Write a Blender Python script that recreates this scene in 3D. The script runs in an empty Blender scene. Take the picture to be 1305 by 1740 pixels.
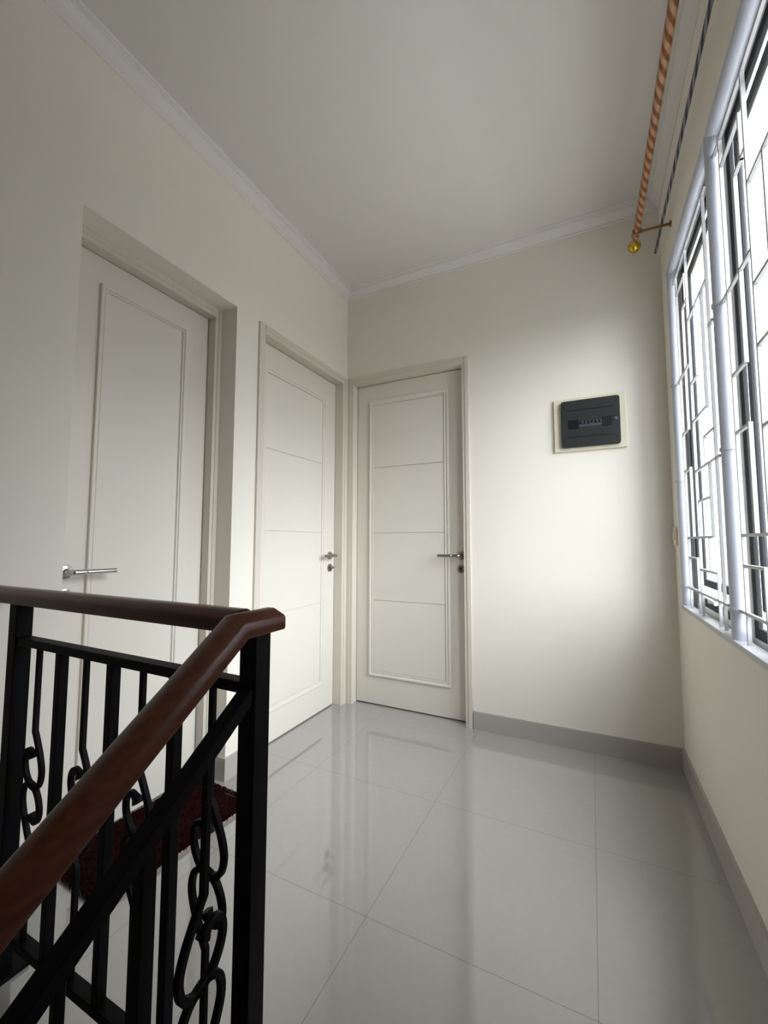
import bpy, bmesh, math, random
from mathutils import Vector, Matrix
random.seed(7)
S = bpy.context.scene
COL = S.collection

# ------------------------------------------------------------------ camera
CAM = (1.5294, -2.4948, 1.0826); YAW, PITCH, ROLL, FPX = 0.45972, 0.07243, 0.00119, 709.18
cy_, sy_, cp_, sp_ = math.cos(YAW), math.sin(YAW), math.cos(PITCH), math.sin(PITCH)
fw = Vector((-sy_*cp_, cy_*cp_, sp_)); rt = Vector((cy_, sy_, 0)); up = rt.cross(fw)
r2 = math.cos(ROLL)*rt + math.sin(ROLL)*up; u2 = -math.sin(ROLL)*rt + math.cos(ROLL)*up
cd = bpy.data.cameras.new('camera'); cam = bpy.data.objects.new('camera', cd); COL.objects.link(cam)
cd.sensor_fit = 'VERTICAL'; cd.sensor_height = 36; cd.lens = FPX/1740*36; cd.clip_start = 0.02
M = Matrix((r2, u2, -fw)).transposed().to_4x4(); M.translation = Vector(CAM); cam.matrix_world = M
S.camera = cam

# ------------------------------------------------------------------ world, light, exposure
W, ZC, YB = 1.9004, 2.882, -4.7            # room width, ceiling height, end wall of the stairwell
GLOW_GAIN = 5.6
world = bpy.data.worlds.new('World'); S.world = world; world.use_nodes = True
nt = world.node_tree; nt.nodes.clear()
o_ = nt.nodes.new('ShaderNodeOutputWorld'); bg = nt.nodes.new('ShaderNodeBackground')
tc = nt.nodes.new('ShaderNodeTexCoord'); sx = nt.nodes.new('ShaderNodeSeparateXYZ'); cr = nt.nodes.new('ShaderNodeValToRGB')
mr = nt.nodes.new('ShaderNodeMapRange'); mr.inputs[1].default_value = -1; mr.inputs[2].default_value = 1
nt.links.new(tc.outputs['Generated'], sx.inputs[0]); nt.links.new(sx.outputs['Z'], mr.inputs[0]); nt.links.new(mr.outputs[0], cr.inputs[0])
# brighter part of the overcast sky, where the sun stands behind the cloud
dt = nt.nodes.new('ShaderNodeVectorMath'); dt.operation = 'DOT_PRODUCT'; GL = Vector((.62, -.60, .72)).normalized(); dt.inputs[1].default_value = GL
nt.links.new(tc.outputs['Generated'], dt.inputs[0])
gm = nt.nodes.new('ShaderNodeMapRange'); gm.interpolation_type = 'SMOOTHSTEP'; gm.inputs[1].default_value = .35; gm.inputs[2].default_value = 1.0; gm.inputs[3].default_value = 1.0; gm.inputs[4].default_value = GLOW_GAIN
nt.links.new(dt.outputs['Value'], gm.inputs[0])
vs_ = nt.nodes.new('ShaderNodeVectorMath'); vs_.operation = 'SCALE'; nt.links.new(cr.outputs[0], vs_.inputs[0]); nt.links.new(gm.outputs[0], vs_.inputs['Scale'])
nt.links.new(vs_.outputs[0], bg.inputs[0]); nt.links.new(bg.outputs[0], o_.inputs[0])
e = cr.color_ramp.elements
e[0].position = 0.0; e[0].color = (.10, .10, .095, 1)
e[1].position = 1.0; e[1].color = (.765, .785, .84, 1)
for p, c in ((.47, (.10, .10, .095, 1)), (.50, (.295, .297, .31, 1)), (.75, (.55, .565, .61, 1))):
    k = e.new(p); k.color = c
bg.inputs[1].default_value = 8.6

def area(name, loc, rot, sx_, sy_, power, portal=False):
    l = bpy.data.lights.new(name, 'AREA'); l.shape = 'RECTANGLE'; l.size = sx_; l.size_y = sy_; l.energy = power
    o = bpy.data.objects.new(name, l); o.location = loc; o.rotation_euler = rot; COL.objects.link(o)
    if portal: l.cycles.is_portal = True
    return o
area('window_portal', (W+.16, -.911, 1.59), (0, math.radians(90), 0), 1.62, 1.53, 1, True)
S.view_settings.view_transform = 'Standard'; S.view_settings.look = 'None'
S.view_settings.exposure = -0.06; S.view_settings.gamma = 1.0; S.view_settings.use_curve_mapping = False

# ------------------------------------------------------------------ materials
def mat(name, col, rough=.5, metal=0, spec=.5, bump=0, bscale=200, var=0, vscale=3, coat=0):
    m = bpy.data.materials.new(name); m.use_nodes = True; t = m.node_tree; b = t.nodes['Principled BSDF']
    b.inputs['Base Color'].default_value = (*col, 1); b.inputs['Roughness'].default_value = rough
    b.inputs['Metallic'].default_value = metal; b.inputs['Specular IOR Level'].default_value = spec
    b.inputs['Coat Weight'].default_value = coat; b.inputs['Coat Roughness'].default_value = .06
    g = t.nodes.new('ShaderNodeNewGeometry')
    n = t.nodes.new('ShaderNodeTexNoise'); n.inputs['Scale'].default_value = vscale; n.inputs['Detail'].default_value = 4
    t.links.new(g.outputs['Position'], n.inputs['Vector'])
    mx = t.nodes.new('ShaderNodeMix'); mx.data_type = 'RGBA'
    mx.inputs[6].default_value = (*[c*(1-var) for c in col], 1); mx.inputs[7].default_value = (*[min(1, c*(1+var)) for c in col], 1)
    t.links.new(n.outputs['Fac'], mx.inputs[0]); t.links.new(mx.outputs[2], b.inputs['Base Color'])
    if bump:
        n2 = t.nodes.new('ShaderNodeTexNoise'); n2.inputs['Scale'].default_value = bscale; n2.inputs['Detail'].default_value = 3
        t.links.new(g.outputs['Position'], n2.inputs['Vector'])
        bp = t.nodes.new('ShaderNodeBump'); bp.inputs['Strength'].default_value = bump; bp.inputs['Distance'].default_value = .001
        t.links.new(n2.outputs['Fac'], bp.inputs['Height']); t.links.new(bp.outputs[0], b.inputs['Normal'])
    return m

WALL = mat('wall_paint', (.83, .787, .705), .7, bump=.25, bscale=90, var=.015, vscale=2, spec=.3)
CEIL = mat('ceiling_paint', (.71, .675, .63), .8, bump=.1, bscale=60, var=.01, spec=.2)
CORN = mat('cornice_plaster', (.76, .73, .695), .7, var=.01, spec=.3)
DOOR = mat('door_paint', (.73, .69, .615), .38, var=.02, vscale=4, bump=.08, bscale=120)
FRAME = mat('door_frame_paint', (.66, .615, .53), .4, var=.02, vscale=5)
SKIRT = mat('skirting_tile', (.42, .395, .365), .3, var=.03, vscale=6)
IRON = mat('black_painted_iron', (.002, .002, .003), .55, spec=.10, bump=.15, bscale=300, var=.2, vscale=30)
CHROME = mat('satin_steel', (.42, .40, .37), .28, metal=1, var=.05)
CHROME2 = mat('polished_steel', (.62, .61, .60), .13, metal=1, var=.03)
DARKHOLE = mat('keyhole_dark', (.02, .02, .02), .6)
WHITEBAR = mat('white_painted_steel', (.50, .50, .51), .4, var=.03, vscale=20)
GREYPOST = mat('grey_painted_steel', (.50, .52, .60), .35, var=.08, vscale=14, spec=.6)
GASKET = mat('black_rubber', (.006, .006, .008), .7)
ALU = mat('white_aluminium', (.80, .80, .80), .4, var=.01)
STEP = mat('stair_tile', (.58, .57, .55), .25, var=.02)
MCB = mat('cream_plastic', (.74, .70, .55), .45, var=.03, vscale=20)
COVER = mat('smoked_plastic', (.028, .03, .031), .28, var=.08, vscale=30)
BLACKP = mat('black_plastic', (.004, .004, .007), .35)
GREYP = mat('grey_breaker_plastic', (.055, .055, .07), .4)
RODWOOD = None
GOLD = mat('amber_brass', (.55, .36, .03), .2, metal=.75, var=.1, vscale=60)
BROWN = mat('brown_bracket', (.22, .11, .035), .4, metal=.3, var=.2, vscale=60)
RED = mat('red_mat_pile', (.013, .0003, .0008), .95, spec=.1, var=.35, vscale=120, bump=.6, bscale=600)
BACKING = mat('mat_backing', (.42, .33, .26), .9, var=.1, vscale=60)

# wooden handrail: long grain, glossy varnish
def wood(gs):
    m = mat('varnished_red_wood', (.10, .028, .010), .30, coat=0, spec=.28)
    t = m.node_tree; b = t.nodes['Principled BSDF']
    tcn = t.nodes.new('ShaderNodeTexCoord'); mp = t.nodes.new('ShaderNodeMapping'); mp.inputs['Scale'].default_value = gs
    n = t.nodes.new('ShaderNodeTexNoise'); n.inputs['Scale'].default_value = 1; n.inputs['Detail'].default_value = 5
    r = t.nodes.new('ShaderNodeValToRGB'); r.color_ramp.elements[0].position = .3; r.color_ramp.elements[1].position = .75
    r.color_ramp.elements[0].color = (.050, .0115, .0042, 1); r.color_ramp.elements[1].color = (.098, .027, .0095, 1)
    t.links.new(tcn.outputs['Object'], mp.inputs[0]); t.links.new(mp.outputs[0], n.inputs['Vector'])
    t.links.new(n.outputs['Fac'], r.inputs[0]); t.links.new(r.outputs[0], b.inputs['Base Color'])
    return m
WOOD = wood((4, 90, 90))
WOODY = wood((90, 4, 90))

def tile():
    m = mat('polished_floor_tile', (.30, .29, .27), .05, spec=.9, coat=1)
    t = m.node_tree; b = t.nodes['Principled BSDF']; N = t.nodes.new; L = t.links.new
    g = N('ShaderNodeNewGeometry'); s = N('ShaderNodeSeparateXYZ'); L(g.outputs['Position'], s.inputs[0])
    outs = []
    for ax, off in (('X', .911), ('Y', -.7595)):
        a = N('ShaderNodeMath'); a.operation = 'SUBTRACT'; L(s.outputs[ax], a.inputs[0]); a.inputs[1].default_value = off - 6 - .3
        q = N('ShaderNodeMath'); q.operation = 'MODULO'; L(a.outputs[0], q.inputs[0]); q.inputs[1].default_value = .6
        d = N('ShaderNodeMath'); d.operation = 'SUBTRACT'; L(q.outputs[0], d.inputs[0]); d.inputs[1].default_value = .3
        f = N('ShaderNodeMath'); f.operation = 'ABSOLUTE'; L(d.outputs[0], f.inputs[0])
        h = N('ShaderNodeMath'); h.operation = 'LESS_THAN'; L(f.outputs[0], h.inputs[0]); h.inputs[1].default_value = .0009
        outs.append(h)
    mxx = N('ShaderNodeMath'); mxx.operation = 'MAXIMUM'; L(outs[0].outputs[0], mxx.inputs[0]); L(outs[1].outputs[0], mxx.inputs[1])
    n = N('ShaderNodeTexNoise'); n.inputs['Scale'].default_value = 45; n.inputs['Detail'].default_value = 6; L(g.outputs['Position'], n.inputs['Vector'])
    r = N('ShaderNodeValToRGB'); r.color_ramp.elements[0].color = (.315, .30, .283, 1); r.color_ramp.elements[1].color = (.345, .33, .313, 1)
    L(n.outputs['Fac'], r.inputs[0])
    mx = N('ShaderNodeMix'); mx.data_type = 'RGBA'; L(mxx.outputs[0], mx.inputs[0]); L(r.outputs[0], mx.inputs[6]); mx.inputs[7].default_value = (.13, .12, .11, 1)
    L(mx.outputs[2], b.inputs['Base Color'])
    ro = N('ShaderNodeMix'); ro.data_type = 'FLOAT'; L(mxx.outputs[0], ro.inputs[0]); ro.inputs[2].default_value = .05; ro.inputs[3].default_value = .7
    L(ro.outputs[0], b.inputs['Roughness'])
    return m
TILE = tile()

def spiral(name, c1, c2, c3, turns, scale2=60, starts=3):
    """painted spiral around a rod whose axis is the object's local Y"""
    m = mat(name, c1, .4, spec=.4); t = m.node_tree; b = t.nodes['Principled BSDF']; N = t.nodes.new; L = t.links.new
    tcn = N('ShaderNodeTexCoord'); s = N('ShaderNodeSeparateXYZ'); L(tcn.outputs['Object'], s.inputs[0])
    at = N('ShaderNodeMath'); at.operation = 'ARCTAN2'; L(s.outputs['X'], at.inputs[0]); L(s.outputs['Z'], at.inputs[1])
    my = N('ShaderNodeMath'); my.operation = 'MULTIPLY'; L(s.outputs['Y'], my.inputs[0]); my.inputs[1].default_value = turns*2*math.pi
    ad = N('ShaderNodeMath'); ad.operation = 'MULTIPLY_ADD'; L(at.outputs[0], ad.inputs[0]); ad.inputs[1].default_value = starts; L(my.outputs[0], ad.inputs[2])
    sn = N('ShaderNodeMath'); sn.operation = 'SINE'; L(ad.outputs[0], sn.inputs[0])
    n = N('ShaderNodeTexNoise'); n.inputs['Scale'].default_value = scale2; L(tcn.outputs['Object'], n.inputs['Vector'])
    a2 = N('ShaderNodeMath'); a2.operation = 'MULTIPLY_ADD'; L(n.outputs['Fac'], a2.inputs[0]); a2.inputs[1].default_value = 1.2; L(sn.outputs[0], a2.inputs[2])
    r = N('ShaderNodeValToRGB'); L(a2.outputs[0], r.inputs[0]); r.color_ramp.interpolation = 'LINEAR'
    r.color_ramp.elements[0].position = .05; r.color_ramp.elements[0].color = (*c1, 1)
    r.color_ramp.elements[1].position = .95; r.color_ramp.elements[1].color = (*c3, 1)
    k = r.color_ramp.elements.new(.5); k.color = (*c2, 1)
    L(r.outputs[0], b.inputs['Base Color'])
    return m
RODM = spiral('twisted_wood_rod', (.17, .045, .012), (.30, .11, .035), (.42, .23, .12), 21)
RODT = spiral('patchy_metal_rod', (.03, .03, .045), (.08, .08, .10), (.28, .27, .30), 13, 25)

GLASS = bpy.data.materials.new('clear_glass'); GLASS.use_nodes = True
t = GLASS.node_tree; t.nodes.clear(); N = t.nodes.new
out = N('ShaderNodeOutputMaterial'); tr = N('ShaderNodeBsdfTransparent'); gl = N('ShaderNodeBsdfGlossy'); gl.inputs['Roughness'].default_value = .03
fr = N('ShaderNodeFresnel'); fr.inputs[0].default_value = 1.45; mx = N('ShaderNodeMixShader'); tr.inputs[0].default_value = (.95, .97, .96, 1)
ml = N('ShaderNodeMath'); ml.operation = 'MULTIPLY'; ml.inputs[1].default_value = .5
t.links.new(fr.outputs[0], ml.inputs[0]); t.links.new(ml.outputs[0], mx.inputs[0]); t.links.new(tr.outputs[0], mx.inputs[1]); t.links.new(gl.outputs[0], mx.inputs[2]); t.links.new(mx.outputs[0], out.inputs[0])

# ------------------------------------------------------------------ mesh helpers
def ident(a, b, c): return (a, b, c)
def add_box(bm, a0, a1, b0, b1, c0, c1, f=ident, bev=0):
    vs = [bm.verts.new(f(a, b, c)) for a in (a0, a1) for b in (b0, b1) for c in (c0, c1)]
    fs = []
    for q in ((0, 1, 3, 2), (4, 6, 7, 5), (0, 4, 5, 1), (2, 3, 7, 6), (0, 2, 6, 4), (1, 5, 7, 3)):
        fs.append(bm.faces.new([vs[i] for i in q]))
    if bev:
        es = set(e for f_ in fs for e in f_.edges)
        bmesh.ops.bevel(bm, geom=list(es), offset=bev, segments=2, affect='EDGES', profile=.5)
def rings(bm, rs, closed_ring=True, cap=False):
    """rs: list of rings of points; skin consecutive rings"""
    V = [[bm.verts.new(p) for p in r] for r in rs]
    n = len(V[0])
    for a, b in zip(V, V[1:]):
        for i in range(n if closed_ring else n-1):
            j = (i+1) % n
            bm.faces.new((a[i], a[j], b[j], b[i]))
    if cap:
        bm.faces.new(V[0]); bm.faces.new(V[-1])
    return V
def obj(name, bm, m, parent=None, smooth=False, loc=None):
    bmesh.ops.recalc_face_normals(bm, faces=bm.faces)
    me = bpy.data.meshes.new(name); bm.to_mesh(me); bm.free()
    me.materials.append(m)
    if smooth:
        for p in me.polygons: p.use_smooth = True
        try: me.set_sharp_from_angle(angle=math.radians(34))
        except Exception: pass
    o = bpy.data.objects.new(name, me); COL.objects.link(o)
    if loc is not None:
        me.transform(Matrix.Translation(-Vector(loc))); o.location = loc
    if parent: par(o, parent)
    return o
def par(o, parent):
    bpy.context.view_layer.update()
    o.parent = parent; o.matrix_parent_inverse = world_of(parent).inverted()
def world_of(o):
    m = Matrix.Translation(o.location) @ o.rotation_euler.to_matrix().to_4x4()
    if o.parent: m = world_of(o.parent) @ o.matrix_parent_inverse @ m
    return m
def empty(name, loc, label=None, cat=None, group=None, kind=None):
    o = bpy.data.objects.new(name, None); o.location = loc; o.empty_display_size = .1; COL.objects.link(o)
    return tag(o, label, cat, group, kind)
def tag(o, label=None, cat=None, group=None, kind=None):
    for k, v in (('label', label), ('category', cat), ('group', group), ('kind', kind)):
        if v: o[k] = v
    return o
def new(): return bmesh.new()
def cyl(bm, p0, p1, r0, r1=None, n=20, cap=True):
    p0, p1 = Vector(p0), Vector(p1); r1 = r0 if r1 is None else r1
    d = (p1-p0).normalized(); a = d.orthogonal().normalized(); b = d.cross(a)
    R = [[p + r*(math.cos(2*math.pi*i/n)*a + math.sin(2*math.pi*i/n)*b) for i in range(n)] for p, r in ((p0, r0), (p1, r1))]
    rings(bm, R, cap=cap)
def lathe(bm, o, d, prof, n=28):
    """prof: (distance along d, radius)"""
    o, d = Vector(o), Vector(d).normalized(); a = d.orthogonal().normalized(); b = d.cross(a)
    rings(bm, [[o + d*h + max(r, .0002)*(math.cos(2*math.pi*i/n)*a + math.sin(2*math.pi*i/n)*b) for i in range(n)] for h, r in prof], cap=True)
def sweep(bm, pts, prof, side, scales=None):
    """sweep a closed profile [(s, t)] along a planar polyline with mitres; side = fixed direction normal to the path plane"""
    pts = [Vector(p) for p in pts]; side = Vector(side).normalized(); R = []
    for i, p in enumerate(pts):
        d0 = (p-pts[i-1]).normalized() if i else (pts[1]-p).normalized()
        d1 = (pts[i+1]-p).normalized() if i < len(pts)-1 else d0
        tdir = (d0+d1).normalized(); nrm = tdir.cross(side).normalized(); k = 1/max(.5, tdir.dot(d1)); s_ = scales[i] if scales else 1
        R.append([p + side*a*s_ + nrm*b*k*s_ for a, b in prof])
    rings(bm, R, cap=True)
def spline(P, seg=6):
    P = [Vector(p) for p in P]; out = []
    for i in range(len(P)-1):
        p0, p1, p2, p3 = P[max(i-1, 0)], P[i], P[i+1], P[min(i+2, len(P)-1)]
        for k in range(seg):
            u = k/seg
            out.append(.5*((2*p1)+(p2-p0)*u+(2*p0-5*p1+4*p2-p3)*u*u+(3*p1-p0-3*p2+p3)*u**3))
    out.append(P[-1]); return out
def sq(w, h=None, ch=0.0):
    h = w if h is None else h; a, b = w/2, h/2
    if not ch: return [(-a, -b), (a, -b), (a, b), (-a, b)]
    return [(-a+ch, -b), (a-ch, -b), (a, -b+ch), (a, b-ch), (a-ch, b), (-a+ch, b), (-a, b-ch), (-a, -b+ch)]

# ------------------------------------------------------------------ the setting: walls, floor, ceiling
ZL = -2.9                                   # bottom of the stairwell
ZO = 2.2415                                 # height of the door openings
D1A, D1B = -1.7386, -1.040                  # opening of the near left door
D2A, D2B = -.8909, -.0005                   # far left door
D3B = .8791                                 # door in the end wall
WY0, WY1, WZ0, WZ1 = -1.672, -.150, .782, 2.402   # window opening in the right wall
WX = W + .155                               # outer face of the right wall

b = new(); T = -.20
add_box(b, T, 0, YB-.1, D1A, ZL, ZC); add_box(b, T, 0, D1A, D1B, ZO, ZC); add_box(b, T, 0, D1B, D2A, 0, ZC)
add_box(b, T, 0, D2A, 0, ZO, ZC); add_box(b, T-.05, T, -2.0, .3, 0, ZC); add_box(b, T, 0, D1A, 0, ZL, -.12)  # slab behind the leaves is added, closes the door gaps against outside light
tag(obj('wall_left', b, WALL), kind='structure')
b = new()
add_box(b, 0, D3B, 0, .15, ZO, ZC); add_box(b, D3B, WX, 0, .15, -.12, ZC); add_box(b, -.2, 0, 0, .15, 0, ZC); add_box(b, -.2, WX, .15, .2, -.12, ZC)  # the rear sheet is an added backing that keeps daylight out round the door
tag(obj('wall_back', b, WALL), kind='structure')
b = new()
add_box(b, W, WX, YB-.1, 0, ZL, WZ0); add_box(b, W, WX, YB-.1, 0, WZ1, ZC); add_box(b, W, WX, WY1, 0, WZ0, WZ1); add_box(b, W, WX, YB-.1, WY0, WZ0, WZ1)
tag(obj('wall_right', b, WALL), kind='structure')
b = new(); add_box(b, 0, W, YB-.1, YB, ZL, ZC); tag(obj('wall_front', b, WALL), kind='structure')
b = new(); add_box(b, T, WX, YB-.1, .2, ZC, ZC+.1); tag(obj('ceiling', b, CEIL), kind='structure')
b = new()
add_box(b, 0, W, -1.965, 0, -.12, 0)
add_box(b, T, 0, D1A, D1B, -.12, 0); add_box(b, T, 0, D2A, 0, -.12, 0); add_box(b, 0, D3B, 0, .15, -.12, 0)
tag(obj('floor', b, TILE), kind='structure')
b = new(); add_box(b, 0, W, -1.955, -1.835, ZL, -.12); tag(obj('wall_below_landing', b, WALL), kind='structure')
# staircase: eight steps down from the landing, a half landing, eight more on the left
b = new()
for i in range(8):
    y1 = -1.965 - i*.235; z = -(i+1)*.17
    add_box(b, 1.0, W, y1-.26, y1, z-.17, z)
    add_box(b, .02, .96, YB+.87-1.98+(7-i)*.235+1.21, YB+.87-1.98+(7-i)*.235+1.47, -1.36-(i+1)*.17-.17, -1.36-(i+1)*.17) if False else None
add_box(b, 0, W, YB, -3.845, -1.53, -1.36)
for i in range(7):
    y0 = -3.845 + i*.235; z = -1.36-(i+1)*.17
    add_box(b, .0, .94, y0, y0+.26, z-.17, z)
tag(obj('staircase', b, STEP), kind='structure')
b = new(); add_box(b, 0, W, YB, -1.955, ZL-.1, ZL); tag(obj('floor_lower', b, STEP), kind='structure')

# cornice all round the room
b = new(); prof = [(0, -.060), (.005, -.060), (.008, -.055), (.006, -.050), (.010, -.047), (.020, -.040), (.036, -.024), (.041, -.016),
                   (.041, -.012), (.047, -.0125), (.050, -.010), (.050, -.007), (.057, -.007), (.061, -.004), (.062, 0)]
rings(b, [[(p, YB+p, ZC+z), (W-p, YB+p, ZC+z), (W-p, -p, ZC+z), (p, -p, ZC+z)] for p, z in prof])
tag(obj('trim_1', b, CORN), kind='structure')

# skirting
def skirt(name, segs):
    b = new()
    for s in segs: add_box(b, *s)
    tag(obj(name, b, SKIRT), kind='structure')
ZK = .1005
skirt('baseboard_back', [(D3B+.004, W-.011, -.011, 0, 0, ZK)])
skirt('baseboard_right', [(W-.011, W, -1.965, 0, 0, ZK)])
skirt('baseboard_left', [(0, .011, D1B-.010, D2A-.003, 0, ZK), (-.0976, 0, D1B-.010, D1B, 0, ZK), (0, .011, -1.965, D1A+.010, 0, ZK), (-.0976, 0, D1A, D1A+.010, 0, ZK)])

# ------------------------------------------------------------------ doors
def door(n, f, u0, u1, ztop, jl, jr, jt, proud, leaf_n, mould, grooves, handle, steel, lock=True, dirn=1, frame_n=0.0, lock_key=True):
    """f(u, n, z) -> world; n points into the room. u0..u1 the frame's outer faces, jl/jr/jt widths of the frame's front"""
    root = empty('door_%d' % n, f((u0+u1)/2, leaf_n, 0), kind='structure')
    # frame: profiled jambs and head, n from front face back to behind the leaf
    b = new(); nf = frame_n + proud; back = leaf_n - .040
    def member(a0, a1, z0, z1, inner):
        # inner: 'a1' / 'a0' / 'z0' = which side faces the opening
        k = .55
        if inner == 'a1':
            m_ = a0+(a1-a0)*k; add_box(b, a0, m_, back, nf, z0, z1, f); add_box(b, m_, a1, back, nf-.004, z0, z1, f); add_box(b, a1, a1+.012, back, leaf_n-.036, z0, z1, f)
        if inner == 'a0':
            m_ = a1-(a1-a0)*k; add_box(b, m_, a1, back, nf, z0, z1, f); add_box(b, a0, m_, back, nf-.004, z0, z1, f); add_box(b, a0-.012, a0, back, leaf_n-.036, z0, z1, f)
        if inner == 'z0':
            m_ = z1-(z1-z0)*k; add_box(b, a0, a1, back, nf, m_, z1, f); add_box(b, a0, a1, back, nf-.004, z0, m_, f); add_box(b, a0, a1, back, leaf_n-.036, z0-.012, z0, f)
    member(u0, u0+jl, 0, ztop, 'a1'); member(u1-jr, u1, 0, ztop, 'a0'); member(u0+jl, u1-jr, ztop-jt, ztop, 'z0')
    obj('door_frame', b, FRAME, root)
    # leaf
    a0, a1, z0, z1 = u0+jl+.003, u1-jr-.003, .007, ztop-jt-.003
    b = new(); add_box(b, a0, a1, leaf_n-.035, leaf_n, z0, z1, f, bev=.0015)
    leaf = obj('door_leaf', b, DOOR, root)
    # raised moulding ring
    m0, m1, n0, n1, w = mould
    b = new(); pr = [(0, 0), (0, .010), (.002, .0125), (.009, .0130), (.013, .011), (.015, .007), (w-.011, .006), (w-.008, .0085), (w-.003, .0085), (w, .0)]
    rings(b, [[f(m0+d, leaf_n+h, n0+d), f(m1-d, leaf_n+h, n0+d), f(m1-d, leaf_n+h, n1-d), f(m0+d, leaf_n+h, n1-d)] for d, h in pr])
    obj('moulding', b, DOOR, leaf, smooth=True)
    if grooves:
        b = new(); zs = [n0+w+.001]+list(grooves)+[n1-w-.001]
        for q in range(len(zs)-1):
            lo = zs[q]+(.0026 if q else 0); hi = zs[q+1]-(.0026 if q < len(zs)-2 else 0)
            add_box(b, m0+w+.0005, m1-w-.0005, leaf_n, leaf_n+.0052, lo, hi, f, bev=.0012)
        obj('door_panel', b, DOOR, leaf)
    # handle
    hu, hz, L = handle
    P = lambda u, n_, z: Vector(f(u, n_, z)); nd = (P(0, 1, 0)-P(0, 0, 0))
    b = new(); lathe(b, P(hu, leaf_n, hz), nd, [(0, .0255), (.006, .0265), (.009, .025), (.0105, .0215), (.0105, .017), (.012, .0125), (.020, .0105), (.040, .0095)])
    h = obj('door_handle', b, steel, root, smooth=True)
    b = new()
    cs = spline([P(hu, leaf_n+.036, hz), P(hu, leaf_n+.048, hz), P(hu+dirn*.006, leaf_n+.055, hz), P(hu+dirn*.020, leaf_n+.056, hz), P(hu+dirn*.040, leaf_n+.056, hz)], 4)
    circ = [(.0098*math.cos(2*math.pi*i/14), .0098*math.sin(2*math.pi*i/14)) for i in range(14)]
    sweep(b, cs, circ, (0, 0, 1))
    ud = (P(1, 0, 0)-P(0, 0, 0))*dirn
    lathe(b, P(hu+dirn*.038, leaf_n+.056, hz), ud, [(0, .0088), (.002, .0076), (.006, .0076), (.008, .0092), (L-.040, .0092), (L-.038, .007), (L-.036, .001)])
    obj('lever', b, steel, h, smooth=True)
    if lock:
        lz = hz-.0825
        b = new(); lathe(b, P(hu, leaf_n, lz), nd, [(0, .0250), (.006, .0262), (.009, .0245), (.010, .019), (.0095, .0185)])
        k = obj('lock_rosette', b, steel, root, smooth=True)
        b = new(); cyl(b, P(hu, leaf_n+.0085, lz+.004), P(hu, leaf_n+.0115, lz+.004), .0085); add_box(b, hu-.0045, hu+.0045, leaf_n+.0085, leaf_n+.0115, lz-.016, lz+.004, f)
        obj('lock_cylinder', b, DARKHOLE, k)
        if lock_key:
            b = new(); cyl(b, P(hu, leaf_n+.010, lz+.003), P(hu, leaf_n+.030, lz+.003), .0085); add_box(b, hu-.012, hu+.012, leaf_n+.028, leaf_n+.036, lz-.004, lz+.010, f, bev=.002)
            obj('thumb_turn', b, steel, k)
    return root
fL = lambda u, n, z: (n, u, z)
fB = lambda u, n, z: (u, -n, z)
door(1, fL, D1A+.0005, D1B-.0005, ZO-.0005, .037, .037, .045, 0, -.152, (-1.590, -1.200, .20, 2.087, .026), None, (-1.660, .975, .150), CHROME2, lock=True, frame_n=-.100, lock_key=False)
door(2, fL, D2A+.0005, -.0124, ZO-.0005, .045, .054, .050, .012, -.055, (-.792, -.196, .170, 2.055, .032), (.689, 1.144, 1.598), (-.123, .994, .135), CHROME, dirn=-1)
door(3, fB, .0124, D3B-.0005, ZO-.0005, .042, .041, .047, .012, -.055, (.157, .731, .190, 2.073, .033), (.691, 1.146, 1.597), (.8015, 1.000, .135), CHROME, dirn=-1, lock_key=False)

# ------------------------------------------------------------------ window in the right wall (three bays) and its grille
PITCH = .730; P0 = -.190                       # posts of the grille
win = empty('window_1', (W+.07, -.911, WZ0), kind='structure')
def ringbox(b, x0, x1, ya, yb, za, zb, w, f=ident):
    add_box(b, x0, x1, ya, ya+w, za, zb); add_box(b, x0, x1, yb-w, yb, za, zb)
    add_box(b, x0, x1, ya+w, yb-w, za, za+w); add_box(b, x0, x1, ya+w, yb-w, zb-w, zb)
b = new(); XW = W+.046
bays = [(-.885, WY1, .036), (WY0, -.885, .026)]
for ya_, yb_, fw_ in bays:
    ringbox(b, XW, XW+.030, ya_, yb_, WZ0, WZ1, fw_)
obj('window_frame', b, ALU, win)
for ya_, yb_, fw_ in bays:
    c = fw_
    b = new(); ringbox(b, XW+.002, XW+.012, ya_+c, yb_-c, WZ0+c, WZ1-c, .032); sash = obj('sash', b, GASKET, win)
    gi = .148 if fw_ > .03 else .098
    b = new(); ringbox(b, XW+.002, XW+.012, ya_+gi, yb_-gi, WZ0+c+.085, WZ1-c-.085, .028); obj('glazing_bar', b, GASKET, sash)
    b = new(); add_box(b, XW+.005, XW+.009, ya_+c+.030, yb_-c-.030, WZ0+c+.030, WZ1-c-.030); obj('pane', b, GLASS, sash)
    yl = yb_-.36
    b = new(); add_box(b, XW-.010, XW+.002, yl-.05, yl+.05, WZ0+.068, WZ0+.092, bev=.003); add_box(b, XW-.026, XW-.008, yl-.012, yl+.012, WZ0+.070, WZ0+.088, bev=.003)
    sweep(b, spline([(XW-.02, yl, WZ0+.080), (XW-.026, yl-.02, WZ0+.083), (XW-.028, yl-.06, WZ0+.085), (XW-.024, yl-.10, WZ0+.080)], 4), sq(.012, .008, .002), (0, 0, 1))
    obj('latch', b, ALU, sash)

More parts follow.
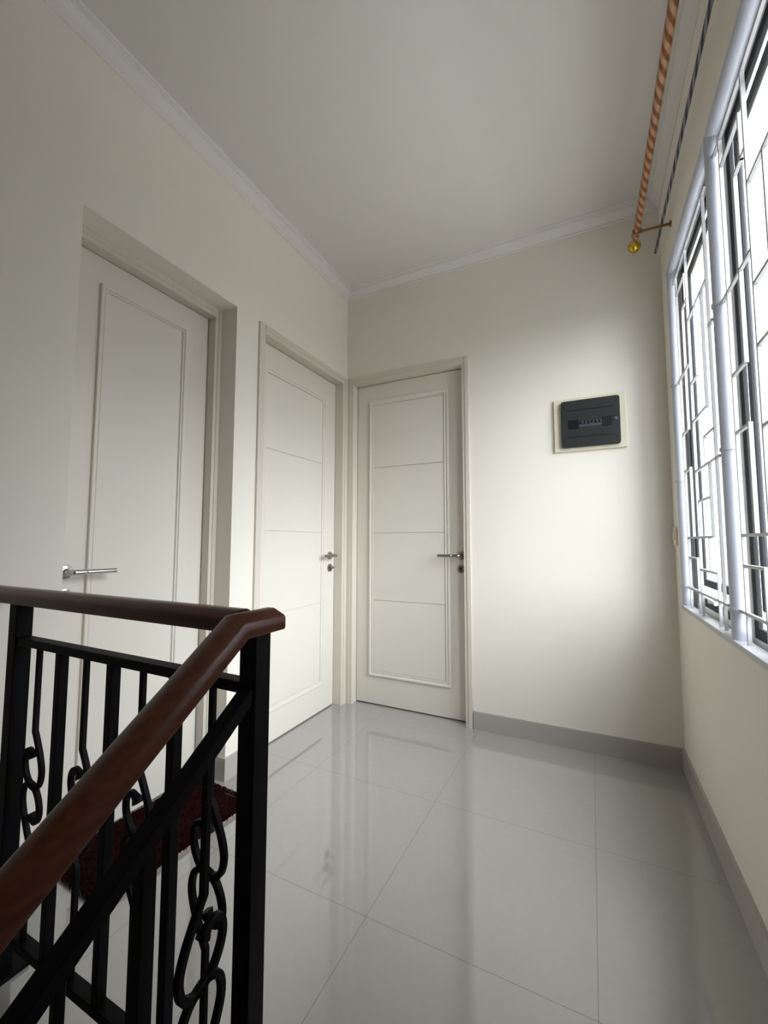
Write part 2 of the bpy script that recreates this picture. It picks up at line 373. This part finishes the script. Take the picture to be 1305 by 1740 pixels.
gx = W+.012                                     # plane of the grille
gr = empty('window_grille', (gx, -.911, WZ0), 'white security grille of thin stepped bars and grey round posts across the window', 'window grille')
def pipe(b, p0, p1, r, n=18): cyl(b, p0, p1, r, n=n)
ZT = WZ1-.024
b = new()
add_box(b, gx-.022, gx+.020, WY0+.004, WY1-.004, WZ0, WZ0+.018, bev=.002)
obj('bottom_rail', b, WHITEBAR, gr)
b = new(); pipe(b, (gx, WY0+.004, ZT), (gx, WY1-.004, ZT), .020); obj('top_rail', b, GREYPOST, gr, smooth=True)
posts = [P0+.012, P0-PITCH, P0-2*PITCH+.005]
for y in posts:
    b = new(); pipe(b, (gx, y, WZ0+.018), (gx, y, ZT), .021)
    p = obj('post', b, GREYPOST, gr, smooth=True)
    for z in (1.818, 1.364, .886):
        b = new(); cyl(b, (gx, y, z-.005), (gx, y, z+.005), .0245); obj('collar', b, WHITEBAR, p, smooth=True)
V1 = -.268
H = [(-.055, .55, 2.292), (-.055, .55, .886), (0, .17, 2.205), (.115, .205, 2.085), (-.055, .205, 1.815), (0, .11, 1.562), (0, .11, 1.394), (0, .42, 1.103),
     (0, .155, 1.018), (.205, .505, 1.988), (.205, .31, 1.722), (.205, .425, 1.565), (.365, .51, 1.467), (.205, .55, 1.364), (.235, .415, 1.243), (.205, .45, .978), (.505, .55, 1.820)]
Vv = [(0, WZ0+.018, 2.292), (.11, 1.562, 2.085), (.11, 1.103, 1.394), (.205, WZ0+.018, 2.292), (.155, WZ0+.018, 1.018), (.31, 1.722, 1.988), (.425, 1.565, 1.988), (.365, 1.364, 1.467),
      (.415, 1.103, 1.364), (.36, .978, 1.103), (.235, 1.103, 1.243), (.45, WZ0+.018, .978), (.508, WZ0+.018, 2.292), (.17, 2.085, 2.205)]
def bars(y0, lim):
    b = new(); h = .0042
    for a, c, z in H:
        ya, yb_ = y0-a+h, y0-c-h*.6
        yb_ = max(yb_, lim)
        if ya > yb_: add_box(b, gx-h, gx+h, yb_, ya, z-h, z+h)
    for a, z0, z1 in Vv:
        y = y0-a
        if y-h > lim: add_box(b, gx-h-.0004, gx+h+.0004, y-h, y+h, z0-(h if z0 > 1 else 0), z1+h)
    return b
for k in range(2):
    obj('bar_panel', bars(V1-k*PITCH, WY0+.01), WHITEBAR, gr)

b = new(); add_box(b, WX+.01, W+9, -9, 14, -3.3, -3.2)
tag(obj('ground_outside', b, mat('outside_paving', (.45, .44, .42), .8, var=.1)), kind='structure')

# ------------------------------------------------------------------ consumer unit on the end wall
cu = empty('breaker_box', (1.539, 0, 1.58), 'dark smoked electrical breaker box on a cream plate on the far wall', 'breaker box')
b = new(); f = fB
def plate(b, x0, x1, z0, z1, n0, n1, r, bev=0):
    pts = []
    for cx, cz, a in ((x1-r, z1-r, 0), (x0+r, z1-r, 90), (x0+r, z0+r, 180), (x1-r, z0+r, 270)):
        for k in range(5): t_ = math.radians(a+k*22.5); pts.append((cx+r*math.cos(t_), cz+r*math.sin(t_)))
    cxm, czm = (x0+x1)/2, (z0+z1)/2
    R = []
    for n_, ins in ((n0, 0), (n1-bev, 0), (n1, bev)):
        R.append([f(x+(-ins if x > cxm else ins), n_, z+(-ins if z > czm else ins)) for x, z in pts])
    rings(b, R, cap=True)
plate(b, 1.363, 1.7155, 1.5815, 1.8768, 0, .014, .004, .003); obj('back_plate', b, MCB, cu)
b = new(); plate(b, 1.401, 1.686, 1.600, 1.8585, .014, .034, .014, .004); cov = obj('cover', b, COVER, cu)
b = new(); plate(b, 1.428, 1.654, 1.800, 1.803, .034, .0352, .001, 0.0004); obj('cover_ridge', b, BLACKP, cov)
b = new(); plate(b, 1.428, 1.654, 1.652, 1.655, .034, .0352, .001, .0004); obj('cover_ridge', b, BLACKP, cov)
for x0, x1, z0, z1 in ((1.437, 1.490, 1.698, 1.749), (1.600, 1.648, 1.700, 1.751)):
    b = new(); plate(b, x0, x1, z0, z1, .034, .0356, .002, .0008); obj('blanking_plate', b, BLACKP, cov)
b = new(); plate(b, 1.490, 1.600, 1.706, 1.736, .034, .0352, .002, .0004); obj('breaker_slot', b, GREYP, cov)
for k in range(6):
    b = new(); x = 1.494+k*.0176; add_box(b, x+.003, x+.0135, .0352, .041, 1.722, 1.735, f, bev=.0015); obj('breaker_switch', b, BLACKP, cov)
for x, z in ((1.416, 1.825), (1.668, 1.825), (1.416, 1.637), (1.668, 1.637)):
    b = new(); lathe(b, f(x, .034, z), (0, -1, 0), [(0, .0055), (.0006, .0055), (.0008, .002)], 14); obj('screw', b, BLACKP, cov)
b = new(); lathe(b, f(1.664, .034, 1.733), (0, -1, 0), [(0, .010), (.003, .0095), (.004, .007)], 20); obj('cover_catch', b, GREYP, cov, smooth=True)

# light switch beside the window
sw = empty('light_switch', (W, -.055, 1.115), 'small cream wall switch on the right wall near the corner beside the window', 'light switch')
b = new(); add_box(b, W-.009, W, -.092, -.022, 1.068, 1.158, bev=.002); pl = obj('switch_plate', b, MCB, sw)
b = new(); add_box(b, W-.014, W-.009, -.072, -.042, 1.094, 1.132, bev=.0015); obj('rocker', b, MCB, sw)

# ------------------------------------------------------------------ curtain rods
rod = empty('curtain_rod', (1.7664, -.3062, 2.54), 'brown twisted curtain rod with an amber ball finial above the window', 'curtain rod')
b = new(); cyl(b, (1.7664, -.215, 2.54), (1.7664, -2.05, 2.54), .0135, n=24)
ro = obj('rod', b, RODM, rod, smooth=True, loc=(1.7664, -.3062, 2.54)); ro.rotation_euler = (0, 0, .0085)
b = new(); lathe(b, (1.7657, -.222, 2.54), (0, 1, 0), [(-.012, .013), (-.002, .0165), (.003, .0165), (.005, .012), (.009, .016), (.016, .0245), (.026, .0285), (.036, .0290), (.046, .0255), (.053, .018), (.057, .009), (.059, .001)])
obj('finial', b, GOLD, rod, smooth=True)
def bracket(y):
    b = new()
    cyl(b, (W, y, 2.530), (W-.006, y, 2.530), .013)
    cyl(b, (W-.004, y, 2.530), (1.785, y, 2.531), .006)
    cyl(b, (1.80, y, 2.531), (1.745, y, 2.523), .0065)
    pts = [(1.7664+.0165*math.cos(a), y, 2.54+.0165*math.sin(a)) for a in [math.radians(d) for d in range(150, 391, 20)]]
    sweep(b, pts, sq(.010, .004), (0, 1, 0))
    return b
for y in (-.3062, -1.93):
    obj('bracket', bracket(y), BROWN, rod, smooth=True)
r2_ = obj('thin_curtain_rod', (lambda bb: (cyl(bb, (1.866, -.085, 2.545), (1.866, -2.12, 2.545), .0062, n=14), bb)[1])(new()), RODT, smooth=True, loc=(1.866, -1.1, 2.545))
tag(r2_, 'thin dark metal curtain rod between the twisted rod and the right wall', 'curtain rod')
bpy.context.view_layer.update()

# ------------------------------------------------------------------ stair railing
PX, PY, LX = .982, -1.910, .160                 # corner post, left post
SL = .735                                       # slope of the flight
rail = empty('stair_railing', (PX, PY, 0), 'black wrought iron railing with scroll balusters and reddish brown wooden handrail around the stairwell', 'railing')
hp = [(-.029, 0), (.029, 0), (.031, .004), (.031, .021), (.028, .026), (.014, .036), (.008, .0385), (-.008, .0385), (-.014, .036), (-.028, .026), (-.031, .021), (-.031, .004)]
def handrail(name, p0, p1, side, top_up=True):
    b = new(); p0, p1 = Vector(p0), Vector(p1); d = (p1-p0).normalized(); s = Vector(side).normalized(); n = s.cross(d)
    if n.z < 0: n = -n
    rings(b, [[q + s*a + n*c for a, c in hp] for q in (p0, p1)], cap=True)
    return b, d
ZH = .921
b, _ = handrail('handrail', (-0.0, PY, ZH), (PX-.0305, PY, ZH), (0, 1, 0))
obj('handrail', b, WOOD, rail, smooth=True, loc=(.5, PY, ZH))
# rail down the flight: a short level end past the corner post, mitred to the slope
y_e, y_m, y_0 = -3.86, -1.957, -1.866
b = new()
P0_, P1_, P2_ = Vector((0, y_0, ZH)), Vector((0, y_m, ZH)), Vector((0, y_e, ZH-SL*(y_m-y_e)))
n0 = Vector((0, 0, 1)); n2 = Vector((0, -SL, 1)).normalized(); nm = (n0+n2).normalized(); nm = nm/nm.dot(n0)
sh = lambda P_, n_, sc, ba=0: [P_ + Vector((1, 0, 0))*a*sc + n_*c*sc + Vector((0, ba*(c > .03), 0)) for a, c in hp]
rings(b, [sh(P0_, n0, 1, -.006), sh(P1_, nm, 1), sh(P2_, n2, 1)], cap=True)
obj('handrail', b, WOODY, None, smooth=True)
hr2 = bpy.data.objects['handrail.001']; hr2.location = (PX, 0, 0); par(hr2, rail)
def post(x, y, z0, z1, w=.038):
    b = new(); add_box(b, x-w/2, x+w/2, y-w/2, y+w/2, z0, z1, bev=.002); o = obj('post', b, IRON, rail)
    b = new(); add_box(b, x-.045, x+.045, y-.045, y+.045, z0, z0+.010, bev=.002); obj('base_plate', b, IRON, o)
post(PX, PY, 0, ZH); post(LX, PY, 0, ZH)
post(PX+.045, -3.83, -1.36, ZH-SL*1.92-.0) if False else None
b = new(); add_box(b, PX-.019, PX+.019, -3.87, -3.83, -1.36, -1.36+.86, bev=.002); obj('post', b, IRON, rail)
ZM0, ZM1 = .814, .834; ZB0, ZB1 = .100, .120
b = new(); add_box(b, LX+.01, PX-.01, PY-.015, PY+.015, ZM0, ZM1, bev=.002); obj('upper_rail', b, IRON, rail)
b = new(); add_box(b, LX+.01, PX-.01, PY-.014, PY+.014, ZB0, ZB1, bev=.002); obj('bottom_rail', b, IRON, rail)
def slope_bar(zt, w, h, y0, y1):
    b = new(); p0 = Vector((PX, y0, zt-SL*(PY-y0))); p1 = Vector((PX, y1, zt-SL*(PY-y1)))
    sweep(b, [p0, p1], sq(w, h, .002), (1, 0, 0)); return b
obj('upper_rail', slope_bar(.8305, .030, .022, PY-.015, -3.84), IRON, rail)
obj('bottom_rail', slope_bar(.110, .030, .022, PY-.015, -3.84), IRON, rail)
def crook(side):
    """centre line of the upper scroll in (u, z) about the join of the two scrolls"""
    s = side
    c = [(0, .131), (.014*s, .107), (.031*s, .073), (.0400*s, .040), (.0345*s, .012), (.018*s, -.0015), (.000*s, -.0015), (-.020*s, .009), (-.034*s, .030),
         (-.0395*s, .054), (-.034*s, .074), (-.020*s, .0815), (-.006*s, .075), (.000*s, .066)]
    return c
def scroll_baluster(f, zt, zb, zc, side, w=.0115):
    """f(u, z) -> world; one mesh: two bent bars meeting at zc"""
    b = new(); nrm = Vector(f(0, 0)); e1 = (Vector(f(1, 0))-nrm); up_ = Vector((0, 0, 1)); sd = e1.cross(up_).normalized()
    for sg in (1, -1):
        c = [(side*0+u*sg, z*sg) for u, z in crook(side)]
        head = [Vector(f(0, zt if sg > 0 else zb))]
        P = spline([f(u, zc+z) for u, z in c], 4)
        P = head + P; n_ = len(P)
        sc = [1 if i < n_-6 else 1+.13*(i-(n_-7)) for i in range(n_)]; sc = [min(x, 1.55) for x in sc]
        sweep(b, P, sq(w, w, .0015), sd, sc)
    return b
dx = (PX-LX)/8
for k in range(1, 8):
    x = LX+dx*k
    if k % 2 == 0:
        b = new(); add_box(b, x-.0105, x+.0105, PY-.0105, PY+.0105, ZB1, ZM0, bev=.0015); obj('baluster', b, IRON, rail)
    else:
        o = obj('scroll_baluster', scroll_baluster(lambda u, z, x=x: (x+u, PY, z), ZM0, ZB1, .478, 1), IRON, rail, smooth=True)
dy = .0985
k = 1
while PY-dy*k > -3.80:
    y = PY-dy*k; zt = .8305-SL*dy*k-.006; zb = .110-SL*dy*k+.006
    if k % 2 == 0:
        b = new(); add_box(b, PX-.0105, PX+.0105, y-.0105, y+.0105, zb, zt, bev=.0015); obj('baluster', b, IRON, rail)
    else:
        obj('scroll_baluster', scroll_baluster(lambda u, z, y=y: (PX, y-u, z), zt, zb, .487-SL*dy*k, 1), IRON, rail, smooth=True)
    k += 1

# ------------------------------------------------------------------ door mat in front of the near left door
mt = empty('door_mat', (.04, -1.39, 0), 'dark red shaggy doormat on the floor in front of the nearest left door', 'door mat')
MA = math.radians(-3.0)
def mp(u, v, z):       # u across (towards the room), v along the wall
    return (.047+u*math.cos(MA)-v*math.sin(MA), -1.395+u*math.sin(MA)+v*math.cos(MA), z)
hw, hl = .170, .285
b = new(); add_box(b, -hw, hw, -hl, hl, 0, .005, mp, bev=.001); obj('backing', b, BACKING, mt)
b = new(); nu, nv = 30, 50; G = []
for i in range(nu+1):
    row = []
    for j in range(nv+1):
        u, v = -1+2*i/nu, -1+2*j/nv; e_ = min(1-abs(u), 1-abs(v)); z = .006+.013*min(1, e_*9)**.5 + random.uniform(-.0012, .0012)
        uu, vv = u*(hw-.002), v*(hl-.002)
        row.append(b.verts.new(mp(uu+random.uniform(-.0015, .0015), vv+random.uniform(-.0015, .0015), z)))
    G.append(row)
for i in range(nu):
    for j in range(nv): b.faces.new((G[i][j], G[i+1][j], G[i+1][j+1], G[i][j+1]))
pile = obj('pile', b, RED, mt)
b = new()
def tuft(u, v, du, dv, L, z0=.012, w=.004):
    p = Vector(mp(u, v, z0)); q = Vector(mp(u+du*L*.6, v+dv*L*.6, z0+.006)); r = Vector(mp(u+du*L, v+dv*L, .003))
    cyl(b, p, q, w/2, w/2.2, n=5); cyl(b, q, r, w/2.2, w/5, n=5)
for i in range(90):
    u = -hw+2*hw*i/89; a = random.uniform(-.5, .5)
    tuft(u, hl-.006, math.sin(a), math.cos(a), random.uniform(.016, .034))
    tuft(u, -hl+.006, math.sin(a), -math.cos(a), random.uniform(.010, .018))
for i in range(150):
    v = -hl+2*hl*i/149; a = random.uniform(-.5, .5)
    tuft(-hw+.005, v, -math.cos(a), math.sin(a), random.uniform(.006, .014))
    tuft(hw-.006, v, math.cos(a), math.sin(a), random.uniform(.004, .010))
for i in range(2600):
    u, v = random.uniform(-hw+.006, hw-.006), random.uniform(-hl+.006, hl-.006); a = random.uniform(0, 6.28); p = Vector(mp(u, v, .015)); q = Vector(mp(u+.007*math.cos(a), v+.007*math.sin(a), random.uniform(.022, .030)))
    cyl(b, p, q, .0016, .0007, n=4)
tag(obj('fringe', b, RED, mt), kind='stuff')
bpy.context.view_layer.update()
